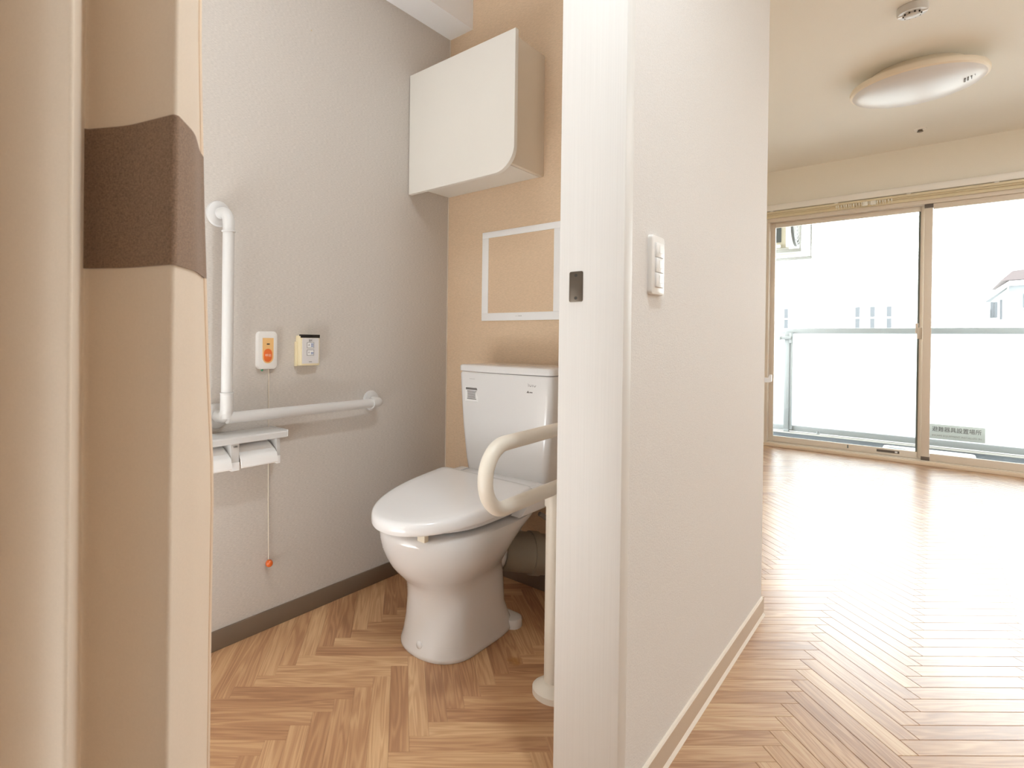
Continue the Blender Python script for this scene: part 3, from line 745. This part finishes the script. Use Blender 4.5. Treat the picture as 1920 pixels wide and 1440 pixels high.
# ------------------------------------------------------------------ double paper holder
ph = thing('paper_holder', (XL, .77, .58), 'white double toilet paper holder with a shelf under the grab bar', 'paper holder')
yA, yB2 = .600, .930
prism('shelf', [(XL + .007, yA, .652), (XL + .105, yA, .652), (XL + .108, yA, .649), (XL + .108, yA, .634), (XL + .105, yA, .632), (XL + .007, yA, .632)], (0, yB2 - yA, 0), M_white, ph)
box('shelf_end', (XL + .007, yB2, .6335), (XL + .109, yB2 + .004, .655), M_white, ph, bev=.0015)
for y0_, y1_ in ((.602, .612), (.752, .778), (.902, .914)):
    prism('side_bracket', [(XL, y0_, .632), (XL + .094, y0_, .632), (XL + .094, y0_, .566), (XL + .072, y0_, .556), (XL, y0_, .566)], (0, y1_ - y0_, 0), M_white, ph, bev=.0015)
    for q in (y0_,): box('bracket_clip', (XL + .07, q, .553), (XL + .096, y1_, .577), M_whiteb, ph, bev=.001)
for y0_, y1_ in ((.615, .750), (.780, .899)):
    bm = bmesh.new(); pr_ = []
    for k in range(13):
        a = k / 12; pr_.append((XL + .012 + .094 * math.sin(a * PI / 2) ** .9, .628 - .052 * a - .022 * max(0, a - .75) * 4 * .6))
    pr_ += [(x - .004, z - .004) for x, z in pr_[::-1]]
    add_prism(bm, [(x, y0_, z) for x, z in pr_], (0, y1_ - y0_, 0))
    bm_obj('paper_cover', bm, M_whiteb, ph, angle=35)
    tube('paper_roll', [(XL + .055, y0_ + .006, .588), (XL + .055, y1_ - .006, .588)], .030, M_whiteb, ph, n=24)
text('maker_lettering', 'TOTO', .0075, (XL + .0945, .765, .622), (0, 1, 0), (0, 0, 1), M_inkg, ph, width=.014)
# ------------------------------------------------------------------ swing-up support arm on a floor post
sa = thing('support_arm', (-.72, 1.296, 0), 'cream U-shaped support arm rail beside the toilet on a round post', 'support rail')
XA = -.720
tube('arm', fillet([(XA, YB - .02, .712), (XA, .989, .696), (XA, .989, .544), (XA, YB - .02, .556)], .0755, 14), .0175, M_armiv, sa, n=24)
box('wall_plate', (XA - .05, YB - .02, .47), (XA + .05, YB, .80), M_armiv, sa, bev=.006)
lathe('post', (XA, 1.297, .02), (0, 0, 1), [(.0205, 0), (.0205, .50)], M_armiv, sa, n=28)
lathe('collar', (XA, 1.297, .500), (0, 0, 1), [(.0205, 0), (.0240, .001), (.0240, .030), (.019, .040)], M_armiv, sa, n=28)
lathe('base', (XA, 1.297, 0), (0, 0, 1), [(.050, 0), (.050, .016), (.047, .020), (.030, .034), (.0215, .036)], M_armiv, sa, n=36)

# ------------------------------------------------------------------ wall cabinet
wc = thing('wall_cabinet', (-1.30, YB, 1.55), 'cream wall cabinet with a rounded door corner above the toilet', 'cabinet')
box('body', (XL + .001, 1.575, 1.556), (-1.066, YB, 2.008), M_cabside, wc, bev=.001)
box('underside_panel', (XL + .010, 1.60, 1.5545), (-1.080, YB - .01, 1.5565), M_cab, wc)
dx0, dx1, dz0, dz1, rr = XL + .003, -1.031, 1.520, 1.998, .082
pts = [(dx0, dz0), (dx0, dz1), (dx1, dz1)] + [(dx1 - rr + rr * math.cos(a), dz0 + rr + rr * math.sin(a)) for a in [-PI / 2 * k / 12 for k in range(13)]]
prism('door', [(x, 1.5745, z) for x, z in pts], (0, -.0185, 0), M_cab, wc, bev=.0015)
# ------------------------------------------------------------------ access panel on the tan wall
ap = thing('access_panel', (-1.17, YB, 1.02), 'white framed inspection panel papered tan on the back wall', 'access panel')
ax0, ax1, az0, az1, fwid = -1.343, -.985, 1.016, 1.378, .031
for nm, a, b_ in (('frame_bottom', (ax0, az0), (ax1, az0 + fwid)), ('frame_top', (ax0, az1 - fwid * .8), (ax1, az1)),
                  ('frame_side', (ax0, az0 + fwid), (ax0 + fwid, az1 - fwid * .8)), ('frame_side', (ax1 - fwid, az0 + fwid), (ax1, az1 - fwid * .8))):
    box(nm, (a[0], YB - .006, a[1]), (b_[0], YB, b_[1]), M_whiteb, ap, bev=.0012)
box('infill', (ax0 + fwid, YB - .003, az0 + fwid), (ax1 - fwid, YB, az1 - fwid * .8), M_tanwall, ap)
text('small_print', '— ▪▪▪', .007, (-1.165, YB - .0064, 1.033), (1, 0, 0), (0, 0, 1), M_inkg, ap, width=.028)
# ------------------------------------------------------------------ strike plate on the door casing
sp = thing('strike_plate', (-.53, .998, 1.05), 'small brushed steel strike plate screwed to the white door casing', 'strike plate')
pts = rrect(.0285, .0605, .0035, 4, -.5120, 1.0465)
prism('plate', [(x, .998, z) for x, z in pts], (0, -.0015, 0), M_steel, sp, bev=.0005)
for dz in (-.0225, .0225): lathe('screw_hole', (-.5120, .9966, 1.0465 + dz), (0, -1, 0), [(.0032, 0), (.0032, .0003), (.001, .0003)], M_dark, sp, n=16)
# ------------------------------------------------------------------ light switch
ls = thing('light_switch', (XP, 1.165, 1.10), 'white three-rocker light switch on the pale partition wall', 'light switch')
prism('plate', yz(rrect(.072, .122, .008, 5, 1.167, 1.098), XP), (.009, 0, 0), M_case, ls, bev=.003)
for k, z in enumerate((1.129, 1.098, 1.067)):
    q = box('rocker', (XP + .008, 1.148, z - .0148), (XP + .0125, 1.190, z + .0148), M_whiteb, ls, bev=.0015)
    box('name_strip', (XP + .0124, 1.164, z - .006), (XP + .0131, 1.186, z + .010), M_whiteb, q)
# ------------------------------------------------------------------ small hook at the far end of the partition
wh = thing('wall_hook', (XP, YE, .80), 'tiny white plastic hook at the far edge of the partition', 'hook')
box('back', (XP - .030, YE, .795), (XP - .004, YE + .005, .832), M_whiteb, wh, bev=.002)
box('arm', (XP - .024, YE + .004, .806), (XP - .010, YE + .030, .820), M_whiteb, wh, bev=.003)
prism('hook', [(XP - .026, YE + .024, .800), (XP + .012, YE + .024, .803), (XP + .016, YE + .024, .806), (XP + .016, YE + .024, .829), (XP + .010, YE + .024, .829), (XP + .006, YE + .024, .818), (XP - .026, YE + .024, .818)], (0, .012, 0), M_whiteb, wh, bev=.002)
# ------------------------------------------------------------------ room ceiling fittings
cl = thing('ceiling_light', (-.10, 4.22, ZC), 'large round opal ceiling light on the room ceiling', 'ceiling light')
LC = (-.10, 4.22)
lathe('base', (*LC, ZC), (0, 0, -1), [(.20, 0), (.22, .02), (.24, .060), (.20, .062)], M_domerim, cl, n=48)
lathe('rim', (*LC, ZC - .052), (0, 0, -1), [(.262, 0), (.290, .006), (.294, .018), (.292, .034), (.283, .040), (.24, .040)], M_domerim, cl, n=64)
dm = lathe('dome', (*LC, ZC - .088), (0, 0, -1), [(.284, 0), (.276, .009), (.245, .022), (.205, .034), (.15, .044), (.09, .050), (.04, .0525), (.001, .053)], M_dome, cl, n=64)
for k in range(4):
    zz = .023 - .0015 * k
    box('print_line', (LC[0] + .19 + k * .012, LC[1] - .055, ZC - .1275 + .0048 * k), (LC[0] + .197 + k * .012, LC[1] - .005, ZC - .122 + .0048 * k), M_inkg, dm)
sd = thing('smoke_detector', (-.097, 3.42, ZC), 'small white round smoke detector at the top edge of the ceiling', 'smoke detector')
lathe('body', (-.097, 3.40, ZC), (0, 0, -1), [(.052, 0), (.055, .004), (.055, .028), (.052, .034), (.02, .034)], M_white, sd, n=40)
lathe('sensor_cage', (-.097, 3.40, ZC - .034), (0, 0, -1), [(.030, 0), (.029, .008), (.022, .012), (.001, .013)], M_white, sd, n=32)
for k in range(10):
    a = 2 * PI * k / 10; x, y = -.097 + .0305 * math.cos(a), 3.40 + .0305 * math.sin(a)
    box('slot', (x - .003, y - .003, ZC - .0415), (x + .003, y + .003, ZC - .0345), M_dark, sd)
for s in (-1, 1): box('indicator', (-.097 + s * .040 - .011, 3.40 - .008, ZC - .0365), (-.097 + s * .040 + .011, 3.40 + .008, ZC - .034), M_whiteb, sd, bev=.001)
sk = thing('sprinkler_head', (-.102, 5.38, ZC), 'tiny metal sprinkler head in the ceiling near the window', 'sprinkler')
lathe('escutcheon', (-.102, 5.38, ZC), (0, 0, -1), [(.036, 0), (.034, .004), (.015, .005)], M_trimw, sk, n=24)
lathe('nozzle', (-.102, 5.38, ZC - .004), (0, 0, -1), [(.013, 0), (.013, .010), (.017, .011), (.017, .015), (.004, .016)], M_steel, sk, n=16)

# ------------------------------------------------------------------ curtain in the doorway
D = .55
def dirpx(x): 
    return (r2 * ((x - CX) / F_PX) + fw)
plan = [(-.660, .303), (-.645, .2915), (-.595, .2615), (-.5560, .226), (-.619, .2055), (-.672, .173), (-.5535, .133), (-.640, .100), (-.700, .070), (-.575, .030), (-.690, -.015), (-.590, -.060), (-.680, -.105)]
def rad(p): return .003 if (abs(p.y - .226) < .002 or abs(p.y - .133) < .002) else .014
def smooth_plan(ps):
    out = [ps[0]]
    for i in range(1, len(ps) - 1):
        a, b_, c = Vector(ps[i - 1]), Vector(ps[i]), Vector(ps[i + 1])
        p = b_ + (a - b_) * min(.4, rad(b_) / max((a - b_).length, 1e-4)); q = b_ + (c - b_) * min(.4, rad(b_) / max((c - b_).length, 1e-4))
        for t in (0, .25, .5, .75, 1): out.append(tuple((p * (1 - t) + b_ * t) * (1 - t) + (b_ * (1 - t) + q * t) * t))
    out.append(ps[-1]); return out
EDGE = ((.0, .3175), (.41, .3175), (.57, .3178), (.76, .319), (.90, .311), (1.10, .3027), (1.29, .297), (1.6, .295), (3, .295))
def sway(x, y, z):
    """soft changes of the fold lines with height; the free edge bows outwards lower down"""
    k = max(0, min(1, (y - .235) / .06))
    for (a, p), (c, q) in zip(EDGE, EDGE[1:]):
        if a <= z <= c: e = p + (q - p) * (z - a) / (c - a)
    return (x + .003 * math.sin(z * 3 + y * 40) * (1 - k), y + k * (e - .303), z)
def sheet(ps, zs, off=0.0, thick=.0016):
    bm = bmesh.new(); rows = []
    n = len(ps)
    for sgn in (0, 1):
        rr_ = []
        for z in zs:
            row = []
            for i, p in enumerate(ps):
                a = Vector(ps[max(0, i - 1)]); c = Vector(ps[min(n - 1, i + 1)]); t = (c - a).normalized()
                nn = Vector((-t.y, t.x))
                q = Vector(p) + nn * (off + sgn * thick)
                row.append(bm.verts.new(sway(q.x, q.y, z)))
            rr_.append(row)
        rows.append(rr_)
    for r_ in rows:
        for i in range(len(zs) - 1):
            for j in range(n - 1): bm.faces.new((r_[i][j], r_[i][j + 1], r_[i + 1][j + 1], r_[i + 1][j]))
    A, B = rows
    for i in range(len(zs) - 1):
        for j in (0, n - 1): bm.faces.new((A[i][j], A[i + 1][j], B[i + 1][j], B[i][j]))
    for j in range(n - 1):
        for i in (0, len(zs) - 1): bm.faces.new((A[i][j], A[i][j + 1], B[i][j + 1], B[i][j]))
    return bm
cu = thing('curtain', (-.62, .12, .06), 'cream fabric curtain with a brown patch hanging in folds in front', 'curtain')
zs = [.06 + k * (2.44 - .06) / 46 for k in range(47)]
full = smooth_plan(plan)
bm_obj('cloth', sheet(full, zs), M_curtain, cu, angle=60)
seam = full.index(min(full, key=lambda p: (p[0] + .668) ** 2 + (p[1] - .175) ** 2))
i1 = min(range(len(full)), key=lambda i: (full[i][0] + .667) ** 2 + (full[i][1] - .1745) ** 2)
zt, zb = 1.164, 1.012
bm_obj('brown_patch', sheet(full[:i1 + 1], [zb + (zt - zb) * k / 8 for k in range(9)], .0017, .0012), M_brown, cu, angle=60, label='dark brown felt patch')
bm_obj('edge_hem', sheet(full[0:2], zs, -.0012, .004), M_hem, cu, angle=60)
ct = struct(box('trim_curtain_track', (-.66, 0.028, 2.44), (-.60, .998, 2.494), M_whiteb, bev=.003))
